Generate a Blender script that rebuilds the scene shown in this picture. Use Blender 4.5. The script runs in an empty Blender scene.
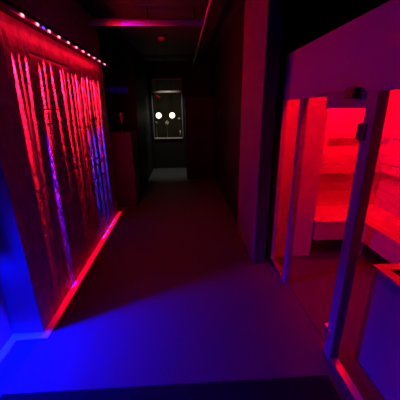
import bpy, bmesh, math, random
import numpy as np
from mathutils import Vector, Matrix

random.seed(7)
RNG = np.random.default_rng(11)
SC = bpy.context.scene
COL = SC.collection

# ------------------------------------------------------------------ camera
H = 1.75
F = 268.7
def nrm(v): return v / np.linalg.norm(v)
Yc = nrm(np.array([-18., 90., -F]))
Dc = np.array([11., -800., -F]); Dc = nrm(Dc - Dc.dot(Yc) * Yc)
Zc = -Dc
Xc = np.cross(Yc, Zc)
R = np.stack([Xc, Yc, Zc], 0)            # camera axes -> world
cam = bpy.data.cameras.new('camera')
cam.sensor_width = 36.0
cam.lens = 36.0 * F / 400.0
cam.clip_start = 0.02
co = bpy.data.objects.new('camera', cam)
COL.objects.link(co)
M = Matrix([[*R[0], 0], [*R[1], 0], [*R[2], H], [0, 0, 0, 1]])
co.matrix_world = M
SC.camera = co

# ------------------------------------------------------------------ world, exposure
w = bpy.data.worlds.new('world'); SC.world = w; w.use_nodes = True
w.node_tree.nodes['Background'].inputs[0].default_value = (0.001, 0.0006, 0.001, 1)
w.node_tree.nodes['Background'].inputs[1].default_value = 0.3
vs = SC.view_settings
SC.display_settings.display_device = 'sRGB'
vs.view_transform = 'Standard'; vs.look = 'None'; vs.exposure = 0.0; vs.gamma = 1.0
vs.use_curve_mapping = False

RED = (1.0, 0.0, 0.02)
REDB = (1.0, 0.003, 0.025)
BLUE = (0.0, 0.002, 1.0)
# light levels of the lamps (each lamp is made by its own builder below)
P_SPOT_RED = 1900.0        # one red diode of the strip, narrow beam down the stone
P_SPOT_BLUE = 1900.0
P_STRIP_WASH = 18.0       # wide spill of the whole strip
P_BLUE = 155.0            # blue downlight in the left corner
P_DIODE = 0.28           # round glow of each diode
P_STRIP_GLOW = 1.0        # the strip's light straight down the stone
P_SAUNA = 58.0           # red light bar at the far end of the sauna
E_SAUNA_FILL = 85.0       # unseen red fill bar added behind the front header
P_PORCH = 1.6             # white downlight added for the far door and its floor
E_GLOBE = 4.0             # two globes beyond the far door

# ------------------------------------------------------------------ helpers
def tag(o, label=None, cat=None, group=None, kind=None):
    if label: o['label'] = label
    if cat: o['category'] = cat
    if group: o['group'] = group
    if kind: o['kind'] = kind
    return o

def mat(name, color, rough=0.6, spec=0.5, metal=0.0, vary=0.12, scale=20.0, bump=0.0, bscale=None):
    m = bpy.data.materials.new(name); m.use_nodes = True
    nt = m.node_tree; b = nt.nodes['Principled BSDF']
    b.inputs['Roughness'].default_value = rough
    b.inputs['Specular IOR Level'].default_value = spec
    b.inputs['Metallic'].default_value = metal
    tc = nt.nodes.new('ShaderNodeTexCoord')
    n = nt.nodes.new('ShaderNodeTexNoise'); n.inputs['Scale'].default_value = scale
    n.inputs['Detail'].default_value = 4
    nt.links.new(tc.outputs['Object'], n.inputs['Vector'])
    r = nt.nodes.new('ShaderNodeValToRGB')
    lo = tuple(c * (1 - vary) for c in color) + (1,); hi = tuple(min(1, c * (1 + vary)) for c in color) + (1,)
    r.color_ramp.elements[0].color = lo; r.color_ramp.elements[1].color = hi
    r.color_ramp.elements[0].position = 0.3; r.color_ramp.elements[1].position = 0.7
    nt.links.new(n.outputs['Fac'], r.inputs['Fac'])
    nt.links.new(r.outputs['Color'], b.inputs['Base Color'])
    if bump:
        n2 = nt.nodes.new('ShaderNodeTexNoise'); n2.inputs['Scale'].default_value = bscale or scale * 4
        n2.inputs['Detail'].default_value = 3
        nt.links.new(tc.outputs['Object'], n2.inputs['Vector'])
        bp = nt.nodes.new('ShaderNodeBump'); bp.inputs['Strength'].default_value = bump
        bp.inputs['Distance'].default_value = 0.004
        nt.links.new(n2.outputs['Fac'], bp.inputs['Height'])
        nt.links.new(bp.outputs['Normal'], b.inputs['Normal'])
    return m

def wood_mat(name, c1, c2, rough=0.5):
    m = bpy.data.materials.new(name); m.use_nodes = True
    nt = m.node_tree; b = nt.nodes['Principled BSDF']; b.inputs['Roughness'].default_value = rough
    tc = nt.nodes.new('ShaderNodeTexCoord'); mp = nt.nodes.new('ShaderNodeMapping')
    mp.inputs['Scale'].default_value = (1.5, 1.5, 22)
    n = nt.nodes.new('ShaderNodeTexNoise'); n.inputs['Scale'].default_value = 3; n.inputs['Detail'].default_value = 5
    r = nt.nodes.new('ShaderNodeValToRGB')
    r.color_ramp.elements[0].color = c1 + (1,); r.color_ramp.elements[1].color = c2 + (1,)
    r.color_ramp.elements[0].position = 0.3; r.color_ramp.elements[1].position = 0.75
    nt.links.new(tc.outputs['Object'], mp.inputs['Vector']); nt.links.new(mp.outputs['Vector'], n.inputs['Vector'])
    nt.links.new(n.outputs['Fac'], r.inputs['Fac']); nt.links.new(r.outputs['Color'], b.inputs['Base Color'])
    return m

def glow_mat(name, color, strength):
    m = bpy.data.materials.new(name); m.use_nodes = True
    b = m.node_tree.nodes['Principled BSDF']
    b.inputs['Base Color'].default_value = (0.04, 0.04, 0.04, 1)
    b.inputs['Emission Color'].default_value = tuple(color) + (1,)
    b.inputs['Emission Strength'].default_value = strength
    return m

def glass_mat(name, tint=(0.93, 0.94, 0.95), refl=0.06):
    m = bpy.data.materials.new(name); m.use_nodes = True
    nt = m.node_tree; nt.nodes.clear()
    out = nt.nodes.new('ShaderNodeOutputMaterial')
    t = nt.nodes.new('ShaderNodeBsdfTransparent'); t.inputs['Color'].default_value = tint + (1,)
    g = nt.nodes.new('ShaderNodeBsdfGlossy'); g.inputs['Roughness'].default_value = 0.04
    mx = nt.nodes.new('ShaderNodeMixShader'); mx.inputs['Fac'].default_value = refl
    nt.links.new(t.outputs[0], mx.inputs[1]); nt.links.new(g.outputs[0], mx.inputs[2])
    nt.links.new(mx.outputs[0], out.inputs['Surface'])
    return m

class MB:
    def __init__(s): s.bm = bmesh.new()
    def box(s, x0, x1, y0, y1, z0, z1, bev=0.0):
        b = bmesh.new()
        bmesh.ops.create_cube(b, size=1.0)
        for v in b.verts:
            v.co = Vector(((x0 + x1) / 2 + v.co.x * (x1 - x0), (y0 + y1) / 2 + v.co.y * (y1 - y0), (z0 + z1) / 2 + v.co.z * (z1 - z0)))
        if bev: bmesh.ops.bevel(b, geom=b.edges[:], offset=bev, segments=2, affect='EDGES', profile=0.6)
        s._merge(b); return s
    def _merge(s, b):
        me = bpy.data.meshes.new('tmp'); b.to_mesh(me); b.free(); s.bm.from_mesh(me); bpy.data.meshes.remove(me)
    def cyl(s, p0, p1, r, r2=None, n=20):
        p0, p1 = Vector(p0), Vector(p1); d = p1 - p0
        b = bmesh.new()
        bmesh.ops.create_cone(b, cap_ends=True, segments=n, radius1=r, radius2=r if r2 is None else r2, depth=d.length)
        m = Matrix.Translation((p0 + p1) / 2) @ d.to_track_quat('Z', 'Y').to_matrix().to_4x4()
        b.transform(m); s._merge(b); return s
    def ball(s, c, r, sc=(1, 1, 1), n=20):
        b = bmesh.new(); bmesh.ops.create_uvsphere(b, u_segments=n, v_segments=n // 2 + 2, radius=r)
        b.transform(Matrix.Translation(Vector(c)) @ Matrix.Diagonal((*sc, 1))); s._merge(b); return s
    def lathe(s, c, prof, n=24):
        b = bmesh.new(); rings = []
        for r, z in prof:
            rings.append([b.verts.new((c[0] + r * math.cos(2 * math.pi * k / n), c[1] + r * math.sin(2 * math.pi * k / n), c[2] + z)) for k in range(n)])
        for a, q in zip(rings, rings[1:]):
            for k in range(n): b.faces.new((a[k], a[(k + 1) % n], q[(k + 1) % n], q[k]))
        b.faces.new(rings[0][::-1]); b.faces.new(rings[-1]); s._merge(b); return s
    def build(s, name, m, parent=None, smooth=False):
        me = bpy.data.meshes.new(name)
        bmesh.ops.recalc_face_normals(s.bm, faces=s.bm.faces[:])
        s.bm.to_mesh(me); s.bm.free()
        if smooth:
            for p in me.polygons: p.use_smooth = True
        me.materials.append(m)
        o = bpy.data.objects.new(name, me); COL.objects.link(o)
        if parent:
            o.parent = parent
            o.matrix_parent_inverse = Matrix.Translation(-world_loc(parent))
        return o

def world_loc(o):
    v = Vector(o.location)
    if o.parent:
        v = o.matrix_parent_inverse @ v + world_loc(o.parent)
    return v

def thing(name, label, cat, loc=(0, 0, 0), group=None):
    o = bpy.data.objects.new(name, None); COL.objects.link(o); o.location = loc
    o.empty_display_size = 0.1
    return tag(o, label, cat, group)

def struct(name, mb, m):
    return tag(mb.build(name, m), kind='structure')

def light(name, kind, loc, color, power, parent, **kw):
    l = bpy.data.lights.new(name, kind); l.color = color; l.energy = power
    for k, v in kw.items(): setattr(l, k, v)
    o = bpy.data.objects.new(name, l); COL.objects.link(o)
    o.location = loc
    if parent:
        o.parent = parent
        o.matrix_parent_inverse = Matrix.Translation(-world_loc(parent))
    return o

# ------------------------------------------------------------------ materials
M_FLOOR = mat('dark_grey_floor', (0.07, 0.07, 0.073), 0.62, 0.22, vary=0.06, scale=60, bump=0.15, bscale=300)
M_CEIL = mat('black_ceiling', (0.045, 0.04, 0.042), 0.7, 0.3, vary=0.2, scale=6)
M_BLACK = mat('black_paint', (0.016, 0.016, 0.017), 0.6, 0.3, vary=0.15, scale=8)
M_WHITE = mat('white_paint', (0.72, 0.72, 0.72), 0.55, 0.4, vary=0.03, scale=10, bump=0.08, bscale=120)
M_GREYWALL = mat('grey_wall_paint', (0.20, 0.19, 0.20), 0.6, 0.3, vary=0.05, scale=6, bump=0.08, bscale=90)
M_STONE = mat('grey_split_stone', (0.30, 0.29, 0.29), 0.34, 0.6, vary=0.35, scale=9, bump=0.5, bscale=70)
M_CABIN = mat('light_grey_laminate', (0.43, 0.42, 0.43), 0.5, 0.4, vary=0.03, scale=4)
M_FRAME = mat('grey_frame', (0.26, 0.25, 0.27), 0.45, 0.5, vary=0.05, scale=10)
M_ALU = mat('aluminium', (0.75, 0.75, 0.77), 0.28, 0.5, metal=1.0, vary=0.05, scale=30)
M_DARKMETAL = mat('dark_metal', (0.05, 0.05, 0.055), 0.4, 0.5, metal=0.6, vary=0.1)
M_PIPE = mat('grey_conduit', (0.62, 0.61, 0.62), 0.4, 0.5, vary=0.06)
M_WOOD = wood_mat('pale_sauna_wood', (0.62, 0.46, 0.31), (0.70, 0.54, 0.38), 0.45)
M_BENCH = wood_mat('bench_wood', (0.50, 0.36, 0.24), (0.68, 0.52, 0.36), 0.4)
M_ROCK = mat('sauna_rock', (0.12, 0.11, 0.11), 0.8, 0.2, vary=0.4, scale=12, bump=0.6)
M_GLASS = glass_mat('clear_glass')
M_DIMGLASS = glass_mat('door_glass', (0.9, 0.9, 0.85), 0.004)
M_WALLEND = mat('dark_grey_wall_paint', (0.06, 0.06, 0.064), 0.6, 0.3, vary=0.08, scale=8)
M_SFLOOR = mat('grey_sauna_floor', (0.085, 0.08, 0.08), 0.6, 0.3, vary=0.1, scale=8)
M_ENDWALL = mat('light_grey_end_wall', (0.31, 0.31, 0.32), 0.6, 0.3, vary=0.04, scale=8, bump=0.08, bscale=120)
M_MAT = mat('black_rubber', (0.010, 0.010, 0.010), 0.9, 0.1, vary=0.2, scale=40, bump=0.3)
M_COUNTER = mat('dark_counter_laminate', (0.16, 0.15, 0.15), 0.55, 0.3, vary=0.1, scale=6)
M_SATIN = mat('satin_white', (0.8, 0.8, 0.8), 0.25, 0.6, vary=0.03)

# ------------------------------------------------------------------ setting
CZ = 3.0
struct('floor', MB().box(-2.7, 2.75, -1.1, 10.6, -0.08, 0.0), M_FLOOR)
struct('ceiling', MB().box(-2.7, 2.75, -1.1, 10.6, CZ, CZ + 0.08), M_CEIL)
XW = -1.21               # stone wall face
YA, YB = 1.868, 4.66     # its two ends

# split-stone wall: one continuous relief, courses of blocks with dark joints
def value_noise(u, v, rng):
    u0 = np.floor(u).astype(int); v0 = np.floor(v).astype(int)
    g = rng.random((u0.max() + 2, v0.max() + 2))
    fu = u - u0; fv = v - v0
    fu = fu * fu * (3 - 2 * fu); fv = fv * fv * (3 - 2 * fv)
    return (g[u0, v0] * (1 - fu) * (1 - fv) + g[u0 + 1, v0] * fu * (1 - fv) + g[u0, v0 + 1] * (1 - fu) * fv + g[u0 + 1, v0 + 1] * fu * fv)

def stone_wall():
    ny, nz = 420, 360
    ztop = 2.40
    ys = np.linspace(YA, YB, ny); zs = np.linspace(0.0, ztop, nz)
    Yg, Zg = np.meshgrid(ys, zs, indexing='ij')
    h = np.zeros_like(Yg)
    z = 0.0
    while z < ztop:
        hh = RNG.uniform(0.09, 0.2)
        y = YA - RNG.uniform(0, 0.3)
        while y < YB:
            ll = RNG.uniform(0.2, 0.6)
            inside = (Zg >= z) & (Zg < z + hh) & (Yg >= y) & (Yg < y + ll)
            d = np.minimum(np.minimum(Zg - z, z + hh - Zg), np.minimum(Yg - y, y + ll - Yg))
            prot = RNG.uniform(0.0, 0.002) + RNG.uniform(-0.004, 0.004) * (Zg - z - hh / 2)
            h = np.where(inside, prot - RNG.choice([0.0004, 0.0004, 0.003]) * np.exp(-(d / 0.006) ** 2), h)
            y += ll
        z += hh
    u = Yg - YA; v = Zg
    h += 0.006 * (value_noise(u / 0.07, v / 0.5, RNG) - 0.5)
    rough = 1.0 + 1.3 / (1.0 + np.exp((Zg - 1.25) / 0.12))     # rougher courses low down
    h += rough * 0.003 * (value_noise(u / 0.03, v / 0.06, RNG) - 0.5)
    h += rough * 0.0018 * (value_noise(u / 0.014, v / 0.018, RNG) - 0.5)
    h -= 0.010 * np.exp(-((Zg - 2.20) / 0.010) ** 2) * ((Yg > 2.5) & (Yg < 3.3))
    h[0, :] = 0; h[-1, :] = 0
    verts = np.stack([XW + h, Yg, Zg], -1).reshape(-1, 3)
    idx = np.arange(ny * nz).reshape(ny, nz)
    quads = np.stack([idx[:-1, :-1], idx[1:, :-1], idx[1:, 1:], idx[:-1, 1:]], -1).reshape(-1, 4)
    # closing box behind the relief
    n0 = len(verts)
    xb = XW - 0.24
    back = [(xb, YA, 0), (xb, YB, 0), (xb, YB, CZ), (xb, YA, CZ), (XW, YA, ztop), (XW, YB, ztop), (XW, YA, CZ), (XW, YB, CZ), (XW, YA, 0), (XW, YB, 0)]
    verts = np.concatenate([verts, np.array(back)])
    b = lambda k: n0 + k
    ex = [(b(0), b(3), b(2), b(1)), (b(4), b(5), b(7), b(6)), (b(1), b(2), b(7), b(9))]
    me = bpy.data.meshes.new('wall_left')
    me.from_pydata(verts.tolist(), [], quads.tolist() + ex)
    for p in me.polygons[:len(quads)]: p.use_smooth = True
    me.materials.append(M_STONE)
    o = bpy.data.objects.new('wall_left', me); COL.objects.link(o)
    tag(o, kind='structure')
stone_wall()
struct('wall_left_end', MB().box(XW - 0.245, XW - 0.001, YA - 0.012, YA + 0.001, 0, CZ), M_ENDWALL)
struct('wall_left_near', MB().box(-1.57, XW - 0.245, -1.1, YA + 0.002, 0, CZ), M_ENDWALL)
struct('wall_near', MB().box(-1.57, 2.75, -1.2, -1.1, 0, CZ), M_BLACK)
# low white plinth running round the foot of the stone wall
bb = MB().box(XW, XW + 0.065, YA - 0.085, YB, 0, 0.014, 0.003)
struct('baseboard_left', bb, M_WHITE)
struct('baseboard_left_end', MB().box(XW - 0.245, XW, YA - 0.085, YA - 0.012, 0, 0.014, 0.003), M_WHITE)
struct('baseboard_left_near', MB().box(XW - 0.245, XW - 0.18, -0.9, YA - 0.087, 0, 0.014, 0.003), M_WHITE)
# ledge over the stone that carries the strip
XL = -1.09
struct('trim_1', MB().box(XW - 0.02, XL - 0.012, 2.0, YB, 2.405, 2.44), M_BLACK)

# right wall beyond the sauna, its end facing the viewer
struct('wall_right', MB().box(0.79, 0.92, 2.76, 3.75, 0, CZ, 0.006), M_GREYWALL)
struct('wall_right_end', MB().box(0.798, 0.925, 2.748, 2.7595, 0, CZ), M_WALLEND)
struct('wall_right_far', MB().box(0.82, 1.0, 3.75, 8.5, 0, CZ), M_BLACK)
struct('wall_right_outer', MB().box(2.68, 2.75, -1.1, 10.6, 0, CZ), M_BLACK)
# left hall: opens behind the stone wall, then narrows
struct('wall_left_outer', MB().box(-2.7, -2.62, YA + 0.01, 10.6, 0, CZ), M_BLACK)
struct('wall_left_far', MB().box(-2.62, -0.95, 6.0, 6.1, 0, CZ), M_BLACK)
struct('wall_left_hall', MB().box(-1.05, -0.95, 6.1, 8.5, 0, CZ), M_BLACK)
# far wall with the door opening
wb = MB().box(-2.62, -0.93, 8.5, 8.6, 0, CZ).box(0.06, 2.68, 8.5, 8.6, 0, CZ).box(-0.93, 0.06, 8.5, 8.6, 2.66, CZ)
struct('wall_back', wb, M_BLACK)
M_PORCHWALL = mat('brown_porch_wall', (0.16, 0.14, 0.11), 0.7, 0.2, vary=0.2, scale=5)
struct('wall_porch', MB().box(-2.62, 2.68, 10.5, 10.6, 0, CZ), M_PORCHWALL)

# far door: transom light above, glazed upper half, solid lower half
M_LITBAR = mat('lit_door_bar', (0.80, 0.79, 0.75), 0.4, 0.5, metal=0.0, vary=0.15, scale=15)  # pale tone paints in the light that catches these door bars
dr = tag(MB().box(-0.93, -0.87, 8.47, 8.58, 0, 2.66, 0.004).box(0.0, 0.06, 8.47, 8.58, 0, 2.66, 0.004)
         .box(-0.87, 0.0, 8.47, 8.58, 2.61, 2.66, 0.004).build('door_1', M_BLACK), kind='structure')  # frame kept black to paint in the darkness around the bars
MB().box(-0.87, 0.0, 8.44, 8.58, 2.235, 2.285, 0.004).build('transom_bar', M_LITBAR, dr)
for x in (-0.875, -0.01): MB().box(x, x + 0.025, 8.455, 8.475, 0.955, 2.61, 0.003).build('glazing_bead', M_FRAME, dr)  # greyer than the bars, painting in dimmer light on the uprights
MB().box(-0.87, 0.0, 8.455, 8.475, 2.585, 2.61, 0.003).build('glazing_bead', M_LITBAR, dr)
leaf = MB().box(-0.87, 0.0, 8.50, 8.55, 0.01, 0.93).box(-0.87, -0.82, 8.50, 8.55, 0.93, 2.235).box(-0.05, 0.0, 8.50, 8.55, 0.93, 2.235)
leaf.build('door_leaf', M_BLACK, dr)
MB().box(-0.86, -0.01, 8.46, 8.50, 0.915, 0.955, 0.004).build('glazing_bar', M_LITBAR, dr)
MB().box(-0.82, -0.05, 8.52, 8.526, 0.955, 2.235).build('glass_pane', M_DIMGLASS, dr)
MB().box(-0.87, 0.0, 8.52, 8.526, 2.285, 2.60).build('transom_pane', M_DIMGLASS, dr)
MB().box(-0.13, -0.055, 8.44, 8.50, 1.49, 1.53, 0.006).build('lock_case', M_SATIN, dr)
MB().cyl((-0.075, 8.48, 1.02), (-0.075, 8.48, 1.16), 0.018).ball((-0.075, 8.46, 1.1), 0.035, (0.7, 1, 1.6)).build('door_handle', M_SATIN, dr, True)

# ------------------------------------------------------------------ far globes beyond the door
for x, lab in ((-0.785, 'left one of two round white lamps behind the far glazed door'), (-0.335, 'right one of two round white lamps behind the far glazed door')):
    g = thing('globe_lamp', lab, 'lamp', (x, 9.5, 1.60), 'round lamps behind the far door')
    MB().ball((x, 9.5, 1.585), 0.092).build('globe', glow_mat('warm_white_globe', (1.0, 0.93, 0.72), E_GLOBE), g, True)
    MB().cyl((x, 9.5, 1.69), (x, 9.5, CZ), 0.008).build('stem', M_DARKMETAL, g)
# small things lit beyond the glass
p = tag(MB().lathe((-0.88, 9.45, 0.0), [(0.05, 0), (0.05, 0.02), (0.012, 0.05), (0.012, 1.25), (0.04, 1.29), (0.05, 1.36), (0.01, 1.40)]).build('slim_post', M_SATIN, None, True),
        'slim pale post seen low through the far door, left of the lamps', 'post')
p = tag(MB().lathe((-0.53, 9.6, 0.0), [(0.06, 0), (0.06, 0.02), (0.012, 0.05), (0.012, 1.22), (0.05, 1.26), (0.06, 1.36), (0.01, 1.42)]).build('slim_post', M_SATIN, None, True),
        'slim pale post seen through the far door between and below the lamps', 'post')

# unseen downlight added to light the far door and the floor before it
dl = thing('downlight', 'added unseen downlight in the ceiling before the far door', 'added light', (-0.4, 7.75, CZ))
MB().lathe((-0.4, 7.75, CZ - 0.03), [(0.04, 0.0), (0.07, 0.0), (0.075, 0.03), (0.04, 0.03)]).build('trim_ring', M_DARKMETAL, dl, True)
l = light('door_fill_beam', 'SPOT', (-0.4, 7.75, CZ - 0.04), (1.0, 0.96, 0.85), P_PORCH * 40, dl, spot_size=math.radians(74), spot_blend=0.7, shadow_soft_size=0.04)
l.matrix_basis = Matrix.Translation(l.location) @ (Vector((-0.4, 8.25, 1.1)) - Vector(l.location)).to_track_quat('-Z', 'Y').to_matrix().to_4x4()

# ------------------------------------------------------------------ LED strip on the stone wall
strip = thing('led_strip', 'red LED strip with one blue diode along the ledge above the stone wall', 'light strip', (XL, 3.3, 2.39))
MB().box(XL - 0.012, XL, 2.12, YB, 2.383, 2.405, 0.002).build('strip_channel', M_SATIN, strip)
M_REDBEAD = glow_mat('pink_white_diode', (1.0, 0.16, 0.24), 5.0)
M_BLUEBEAD = glow_mat('blue_diode', (0.10, 0.05, 1.0), 2.2)
led_y = [2.254, 2.461, 2.658, 2.845, 3.056, 3.264, 3.476, 3.668, 3.873, 4.10, 4.36]
bead0 = None
def bead(y, m, name, s=1.0):
    return MB().ball((XL + 0.004, y, 2.388), 0.0115 * s, (0.7, 1.5, 0.9), 12).build(name, m, strip, True)
for y in led_y: bead(y, M_REDBEAD, 'red_diode')
bead(2.557, M_BLUEBEAD, 'blue_diode', 0.9)

def beam(y, color, power, aim_z, dy, wide, narrow, aim_x=XW):
    """narrow downward beam from the strip, grazing the stone; also used for the added plinth spots"""
    p0 = Vector((XL - 0.004, y, 2.378))
    p1 = Vector((aim_x, y + dy, aim_z))
    d = (p1 - p0).normalized()
    zax = -d
    xax = Vector((0, 1, 0)); xax = (xax - xax.dot(zax) * zax).normalized()
    yax = zax.cross(xax)
    l = bpy.data.lights.new('strip_beam', 'SPOT'); l.color = color; l.energy = power
    l.spot_size = math.radians(max(wide, narrow) * 2); l.spot_blend = 1.0; l.shadow_soft_size = 0.006
    o = bpy.data.objects.new('strip_beam', l); COL.objects.link(o)
    rot = Matrix((xax, yax, zax)).transposed().to_4x4()
    o.parent = strip
    o.matrix_parent_inverse = Matrix.Translation(-world_loc(strip))
    o.matrix_basis = Matrix.Translation(p0) @ rot @ Matrix.Diagonal((min(1, narrow / wide), min(1, wide / narrow), 1, 1))
for i, y in enumerate(led_y):
    beam(y, REDB, P_SPOT_RED * random.uniform(0.8, 1.3), random.uniform(1.90, 2.04), random.uniform(-0.05, 0.0), 13.0, 3.2)
    if i < len(led_y) - 1 and i not in (1, 3):
        beam((y + led_y[i + 1]) / 2, REDB, P_SPOT_RED * random.uniform(0.2, 0.7), random.uniform(1.92, 2.06), random.uniform(-0.05, 0.0), 13.2, 2.4)
for y in led_y:
    light('diode_glow', 'POINT', (XL - 0.006, y, 2.368), RED, P_DIODE * random.uniform(0.7, 1.3), strip, shadow_soft_size=0.008)
beam(2.557, BLUE, P_SPOT_BLUE * 1.2, 1.06, -0.03, 3.4, 2.1)
for y in (3.66, 3.85, 4.05, 4.27):
    beam(y, (0.05, 0.02, 1.0), P_SPOT_BLUE, 1.05, -0.02, 3.5, 2.6)
for y in np.linspace(2.3, 4.55, 8):                       # row of spots added to brighten the plinth, apart from the diodes
    beam(float(y), RED, 260.0, 0.03, -0.05, 1.3, 12.0, XW + 0.035)
# bead and upward spot added to tint the crossing tube violet
MB().ball((XL - 0.006, 3.98, 2.408), 0.008, (1, 1, 0.7), 10).build('blue_diode', M_BLUEBEAD, strip, True)
l = light('added_blue_beam', 'SPOT', (XL + 0.005, 3.98, 2.42), (0.10, 0.0, 1.0), 14.0, strip, spot_size=math.radians(26), spot_blend=1.0, shadow_soft_size=0.01)
l.matrix_basis = Matrix.Translation(l.location) @ (Vector((-0.58, 4.05, 2.82)) - Vector(l.location)).to_track_quat('-Z', 'Y').to_matrix().to_4x4()
# wide spill of the strip into the room
def strip_area(name, power, d, y0, y1):
    c = Vector((XL + 0.012 if d[0] > 0 else XL - 0.004, (y0 + y1) / 2, 2.38))
    l = light(name, 'AREA', c, RED, power, strip, shape='RECTANGLE', size=y1 - y0, size_y=0.015)
    z = -Vector(d).normalized(); x = Vector((0, 1, 0)); yv = z.cross(x)
    l.matrix_basis = Matrix.Translation(c) @ Matrix((x, yv, z)).transposed().to_4x4()
strip_area('strip_spill', P_STRIP_WASH, (1, 0, -0.30), 3.4, 4.6)
strip_area('strip_glow', P_STRIP_GLOW, (-0.35, 0, -1), 2.25, 4.6)

# ------------------------------------------------------------------ blue corner downlight, just out of frame on the left
TX, TY, TZ = -1.408, 1.742, 0.90
tube = thing('wall_light', 'small blue downlight with added baffle in the corner left of the stone wall', 'wall light', (TX, TY, TZ))
MB().box(-1.455, -1.357, TY + 0.022, TY + 0.026, 0.71, TZ + 0.03).build('added_baffle', M_DARKMETAL, tube)  # unseen baffle added to keep direct blue light off the end wall
MB().box(-1.455, TX + 0.03, TY - 0.03, TY + 0.022, TZ + 0.006, TZ + 0.03, 0.004).build('housing', M_DARKMETAL, tube)
MB().cyl((TX, TY, TZ), (TX, TY, TZ + 0.006), 0.012).build('diffuser', glow_mat('blue_diffuser', BLUE, 30.0), tube)
light('blue_lamp', 'AREA', (TX, TY, TZ - 0.004), BLUE, P_BLUE, tube, shape='DISK', size=0.011)

# ------------------------------------------------------------------ sauna cabin
XF = 1.01
cab = thing('sauna_cabin', 'glass-fronted sauna cabin glowing red inside, on the right', 'sauna', (1.8, 1.5, 0))
YN, YF, XB, ZT, ZH = -0.3, 3.36, 2.62, 2.235, 1.83
MB().box(XF, XF + 0.05, YN, 2.93, ZH, ZT, 0.004).build('header_panel', M_CABIN, cab)
MB().box(XF, XF + 0.05, 2.79, 2.93, 0, ZH, 0.004).build('corner_post', M_CABIN, cab)
MB().box(XF, XF + 0.05, 2.325, 2.395, 0, ZH, 0.004).build('door_post', M_FRAME, cab)
MB().box(XF - 0.004, XF + 0.06, 1.415, 1.50, 0, ZH, 0.004).build('door_post', M_FRAME, cab)
MB().box(XF, XF + 0.05, YN, 0.0, 0, ZH, 0.004).build('corner_post', M_CABIN, cab)
MB().box(XF - 0.006, XF + 0.05, 2.395, 2.79, 0, 0.045, 0.004).build('sill_rail', M_ALU, cab)
MB().box(XF - 0.006, XF + 0.05, 0.0, 1.415, 0, 0.045, 0.004).build('sill_rail', M_ALU, cab)
MB().box(XF + 0.015, XF + 0.023, 2.395, 2.79, 0.045, ZH).build('side_pane', M_GLASS, cab)
MB().box(XF + 0.015, XF + 0.023, 0.0, 1.415, 0.045, ZH).build('side_pane', M_GLASS, cab)
door = MB().box(XF + 0.012, XF + 0.02, 1.505, 2.32, 0.02, ZH - 0.002).build('glass_door', M_GLASS, cab)
for z in (1.62, 0.20):
    MB().box(XF - 0.012, XF + 0.045, 1.455, 1.535, z - 0.045, z + 0.045, 0.006).cyl((XF - 0.004, 1.497, z - 0.05), (XF - 0.004, 1.497, z + 0.05), 0.012).build('hinge', M_DARKMETAL if z > 1 else M_ALU, door)
MB().box(XF + 0.005, XF + 0.03, 1.505, 1.95, 1.745, 1.827, 0.003).build('top_rail', M_FRAME, door)
MB().box(XF - 0.045, XF + 0.0, 1.57, 1.66, 1.80, 1.86, 0.006).build('door_closer', M_DARKMETAL, door)
MB().cyl((XF - 0.025, 1.65, 1.835), (XF - 0.02, 2.10, 1.838), 0.008).build('closer_arm', M_FRAME, door)
hb = MB().cyl((XF - 0.03, 2.27, 0.95), (XF - 0.03, 2.27, 1.25), 0.011)
hb.cyl((XF - 0.03, 2.27, 1.0), (XF + 0.012, 2.27, 1.0), 0.007).cyl((XF - 0.03, 2.27, 1.2), (XF + 0.012, 2.27, 1.2), 0.007).build('door_handle', M_FRAME, door)

# interior shell: horizontal boards with grooves
def boards(axis, fixed, depth, a0, a1, z0, z1, step=0.12):
    mb = MB(); z = z0
    while z < z1 - 0.01:
        zt = min(z + step, z1)
        if axis == 'y': mb.box(a0, a1, fixed, fixed + depth, z, zt - 0.004, 0.002)
        else: mb.box(fixed, fixed + depth, a0, a1, z, zt - 0.004, 0.002)
        z += step
    return mb
boards('y', 3.31, 0.04, XF + 0.05, XB - 0.04, 0, 2.16).build('end_wall', M_WOOD, cab)
boards('x', XB - 0.04, 0.04, YN, 3.36, 0, 2.16).build('rear_wall', M_WOOD, cab)
boards('y', YN, 0.04, XF + 0.05, XB - 0.04, 0, 2.16).build('end_wall', M_WOOD, cab)
boards('y', 2.87, 0.05, XF + 0.05, 1.53, 0, 2.16, 2.2).build('stub_wall', M_WOOD, cab)
boards('x', XF + 0.05, 0.04, 2.93, 3.31, 0, 2.16, 2.2).build('closing_panel', M_BLACK, cab)
rf = MB()
y = YN
while y < YF - 0.01:
    rf.box(XF + 0.05, XB, y, min(y + 0.116, YF), 2.16, 2.20, 0.002); y += 0.12
rf.build('ceiling_boards', M_WOOD, cab)
MB().box(XF + 0.05, XB, YN, YF, 2.20, ZT).build('roof_panel', M_BLACK, cab)

MB().box(XF + 0.05, XB - 0.04, YN + 0.04, 3.31, 0.0, 0.012).build('floor_boards', M_SFLOOR, cab)

# L-shaped bench
bench = thing('sauna_bench', 'L-shaped slatted wooden bench inside the sauna', 'bench', (2.3, 2.5, 0))
BZ = 0.5
def slats_x(x0, x1, y0, y1, n):
    mb = MB(); wd = (y1 - y0) / n
    for k in range(n): mb.box(x0, x1, y0 + k * wd, y0 + (k + 1) * wd - 0.006, BZ - 0.028, BZ, 0.003)
    return mb
slats_x(1.52, XB - 0.05, 2.785, 3.305, 5).build('seat', M_BENCH, bench)
mb = MB(); wd = (2.57 - 2.05) / 5
for k in range(5): mb.box(2.05 + k * wd, 2.05 + (k + 1) * wd - 0.006, 0.3, 2.78, BZ - 0.028, BZ, 0.003)
mb.build('seat', M_BENCH, bench)
MB().box(1.52, 2.05, 2.79, 2.82, 0.255, BZ - 0.03, 0.003).build('fascia', M_BENCH, bench)
MB().box(2.055, 2.085, 0.3, 2.79, 0.255, BZ - 0.03, 0.003).build('fascia', M_BENCH, bench)
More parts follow.
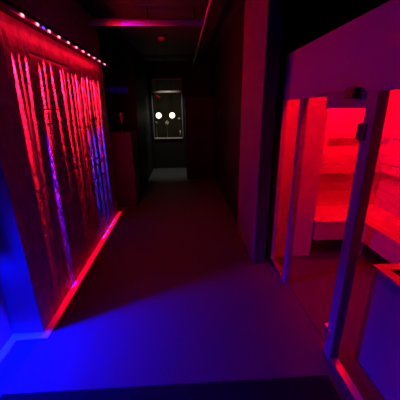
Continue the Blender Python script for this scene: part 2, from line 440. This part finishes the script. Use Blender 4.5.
for x, y in ((1.66, 3.25), (2.14, 0.4), (2.50, 0.4), (2.14, 1.6), (2.14, 2.85), (2.50, 1.6)):
    MB().box(x - 0.03, x + 0.03, y - 0.03, y + 0.03, 0, BZ - 0.03).build('leg', M_BENCH, bench)
# backrest rails on the walls
bk = thing('backrest', 'wooden backrest boards along the sauna walls above the bench', 'backrest', (2.3, 3.25, 0.95))
for z0, z1 in ((0.96, 1.065), (1.08, 1.215)):
    MB().box(1.30, 2.50, 3.22, 3.245, z0, z1, 0.004).build('board', M_BENCH, bk)
    MB().box(2.515, 2.54, 0.4, 3.25, z0, z1, 0.004).build('board', M_BENCH, bk)
MB().box(1.30, 2.53, 3.25, 3.275, 1.40, 1.455, 0.004).build('board', M_BENCH, bk)
MB().box(2.535, 2.56, 0.4, 3.25, 1.40, 1.455, 0.004).build('board', M_BENCH, bk)
for x in (1.75, 2.35): MB().box(x - 0.02, x + 0.02, 3.25, 3.312, 0.94, 1.41).build('spacer', M_BENCH, bk)
for y in (0.8, 2.0, 2.9): MB().box(2.54, 2.585, y - 0.02, y + 0.02, 0.94, 1.12).build('spacer', M_BENCH, bk)

# heater behind the near pane, in a boxed wooden guard
ht = thing('sauna_heater', 'boxed sauna heater with open top and stones behind the near glass', 'heater', (1.46, 1.03, 0))
hx0, hx1, hy0, hy1, hz = 1.205, 1.72, 0.62, 1.435, 0.79
M_GUARD = mat('grey_guard_panel', (0.42, 0.41, 0.42), 0.5, 0.4, vary=0.04)
MB().box(hx0, hx0 + 0.03, hy0, hy1, 0.02, hz - 0.02, 0.004).build('side_panel', M_GUARD, ht)
MB().box(hx1 - 0.03, hx1, hy0, hy1, 0.02, hz - 0.02, 0.004).build('side_panel', M_GUARD, ht)
MB().box(hx0 + 0.03, hx1 - 0.03, hy1 - 0.03, hy1, 0.02, hz - 0.02, 0.004).build('end_panel', M_GUARD, ht)
MB().box(hx0 + 0.03, hx1 - 0.03, hy0, hy0 + 0.03, 0.02, hz - 0.02, 0.004).build('end_panel', M_GUARD, ht)
MB().box(hx0 - 0.005, hx0 + 0.06, hy0, hy1 + 0.005, hz - 0.02, hz, 0.004).box(hx1 - 0.06, hx1, hy0, hy1 + 0.005, hz - 0.02, hz, 0.004) \
    .box(hx0 + 0.06, hx1 - 0.06, hy1 - 0.06, hy1 + 0.005, hz - 0.02, hz, 0.004).box(hx0 + 0.06, hx1 - 0.06, hy0, hy0 + 0.06, hz - 0.02, hz, 0.004).build('rim', M_BENCH, ht)
MB().box(hx0 + 0.03, hx1 - 0.03, hy0 + 0.03, hy1 - 0.03, 0.0, 0.60).build('heater_body', M_DARKMETAL, ht)
mb = MB()
for k in range(46):
    r = random.uniform(0.035, 0.055)
    mb.ball((random.uniform(hx0 + 0.09, hx1 - 0.09), random.uniform(hy0 + 0.09, hy1 - 0.09), 0.63 + random.uniform(0, 0.05)), r, (1, random.uniform(0.7, 1), random.uniform(0.6, 0.9)), 8)
tag(mb.build('stones', M_ROCK, ht), kind='stuff')

# hidden red sauna lights: lamp at the far end, added fill bar in front
sl = thing('sauna_lamp', 'red light bar under the sauna ceiling at the far end', 'lamp', (2.0, 2.86, 2.16))
MB().box(1.50, 2.50, 2.82, 2.86, 2.09, 2.155, 0.003).build('channel', M_DARKMETAL, sl)
MB().box(1.52, 2.48, 2.861, 2.875, 2.10, 2.135, 0.003).build('diffuser', glow_mat('red_lamp', (1, 0.0, 0.018), 3.0), sl)
l = light('sauna_light', 'AREA', (2.0, 2.88, 2.10), (1.0, 0.0, 0.018), P_SAUNA, sl, shape='RECTANGLE', size=0.95, size_y=0.04)
l.matrix_basis = Matrix.Translation(l.location) @ Vector((0.1, 0.75, -0.6)).to_track_quat('-Z', 'Y').to_matrix().to_4x4()
sl = thing('sauna_lamp', 'unseen red fill bar added behind the glass front header', 'lamp', (1.11, 1.95, 2.16))  # added to brighten the stub wall and heater rim
MB().box(1.07, 1.15, 1.3, 2.6, 2.135, 2.157, 0.003).build('channel', M_DARKMETAL, sl)
MB().box(1.08, 1.14, 1.32, 2.58, 2.12, 2.1345, 0.003).build('diffuser', glow_mat('red_lamp', (1, 0.0, 0.018), E_SAUNA_FILL), sl)

# ------------------------------------------------------------------ ceiling services
pp = tag(MB().cyl((0.37, 0.4, 2.90), (0.335, 8.49, 2.90), 0.017).build('ceiling_pipe', M_PIPE, None, True), 'thin grey pipe running along the ceiling towards the far door', 'pipe')
for y in (1.0, 3.0, 5.0, 7.0): MB().box(0.33, 0.38, y - 0.015, y + 0.015, 2.915, CZ).build('pipe_clip', M_DARKMETAL, pp)
du = tag(MB().cyl((-1.15, 4.05, 2.83), (0.32, 4.05, 2.83), 0.042).build('ceiling_tube', M_PIPE, None, True), 'horizontal grey tube crossing under the ceiling, tinted red and violet', 'tube')
for x in (-1.0, -0.4, 0.2): MB().box(x - 0.012, x + 0.012, 4.038, 4.062, 2.86, CZ).build('hanger', M_DARKMETAL, du)
sd = thing('smoke_detector', 'small round smoke detector on the ceiling beyond the crossing tube', 'smoke detector', (-0.32, 5.4, CZ))
MB().lathe((-0.33, 5.6, CZ - 0.05), [(0.03, 0.0), (0.055, 0.008), (0.065, 0.03), (0.07, 0.05)]).build('body', M_SATIN, sd, True)
MB().ball((-0.33, 5.6, CZ - 0.05), 0.02, (1, 1, 0.5)).build('sensor', M_DARKMETAL, sd, True)

# ------------------------------------------------------------------ far left counter, added blue glow, post
ct = thing('counter', 'dark waist-high counter beyond the far end of the stone wall', 'counter', (-1.6, 5.3, 0))
MB().box(-2.5, -0.93, 5.02, 5.6, 0, 1.33, 0.004).build('body', M_COUNTER, ct)
MB().box(-2.5, -0.92, 5.0, 5.62, 1.33, 1.37, 0.004).build('countertop', M_COUNTER, ct)
ps = thing('tap', 'slim shiny upright tap on the dark counter', 'tap', (-1.11, 5.2, 1.37))
MB().cyl((-1.11, 5.2, 1.37), (-1.11, 5.2, 1.40), 0.03).cyl((-1.11, 5.2, 1.40), (-1.11, 5.2, 1.56), 0.008).build('stem', M_DARKMETAL, ps, True)
MB().lathe((-1.11, 5.2, 1.54), [(0.008, 0), (0.018, 0.03), (0.026, 0.12), (0.022, 0.17), (0.008, 0.19)]).build('tap_lever', M_SATIN, ps, True)
lb = thing('added_blue_glow', 'glowing panel added for the blue light patch high on the dark wall behind the counter', 'light bar', (-1.28, 5.98, 2.16))
MB().box(-1.50, -1.07, 5.96, 6.0, 2.09, 2.23, 0.004).build('housing', M_DARKMETAL, lb)
MB().box(-1.48, -1.09, 5.95, 5.962, 2.105, 2.215, 0.004).build('diffuser', glow_mat('blue_wall_glow', (0.0, 0.0, 1.0), 0.022), lb)  # glowing box added for the blue light patch on the wall

# tall black cupboard on the right of the far door
cu = thing('cupboard', 'tall black two-door cupboard right of the far door', 'cupboard', (0.45, 7.6, 0))
MB().box(0.08, 0.815, 6.95, 8.3, 0.0, 2.05, 0.004).build('body', M_BLACK, cu)
for x0, x1, kx in ((0.085, 0.45, 0.42), (0.455, 0.81, 0.49)):
    d = MB().box(x0, x1, 6.93, 6.95, 0.08, 2.04, 0.004).build('door', M_BLACK, cu)
    MB().cyl((kx, 6.93, 1.1), (kx, 6.91, 1.1), 0.008).ball((kx, 6.905, 1.1), 0.018).build('knob', M_DARKMETAL, d, True)
for z, lab in ((1.70, 'upper small grey wall switch on the black right wall'), (1.06, 'lower small grey wall socket on the black right wall')):
    s = thing('wall_switch', lab, 'switch', (0.82, 6.25, z))
    MB().box(0.805, 0.82, 6.2, 6.3, z - 0.04, z + 0.04, 0.004).build('plate', M_FRAME, s)
    MB().box(0.798, 0.806, 6.225, 6.275, z - 0.02, z + 0.02, 0.003).build('rocker', M_FRAME, s)

# ------------------------------------------------------------------ black mat at the near edge
mt = tag(MB().box(-1.12, 1.05, -0.75, 0.0, 0.0, 0.009, 0.003).build('floor_mat', M_MAT), 'black rubber mat at the near edge of the floor, its right end standing in for dim floor', 'mat')
mt.location = (-0.11, 1.325, 0.0); mt.rotation_euler = (0, 0, -0.012)  # turned so its right end also darkens floor where the light falls off
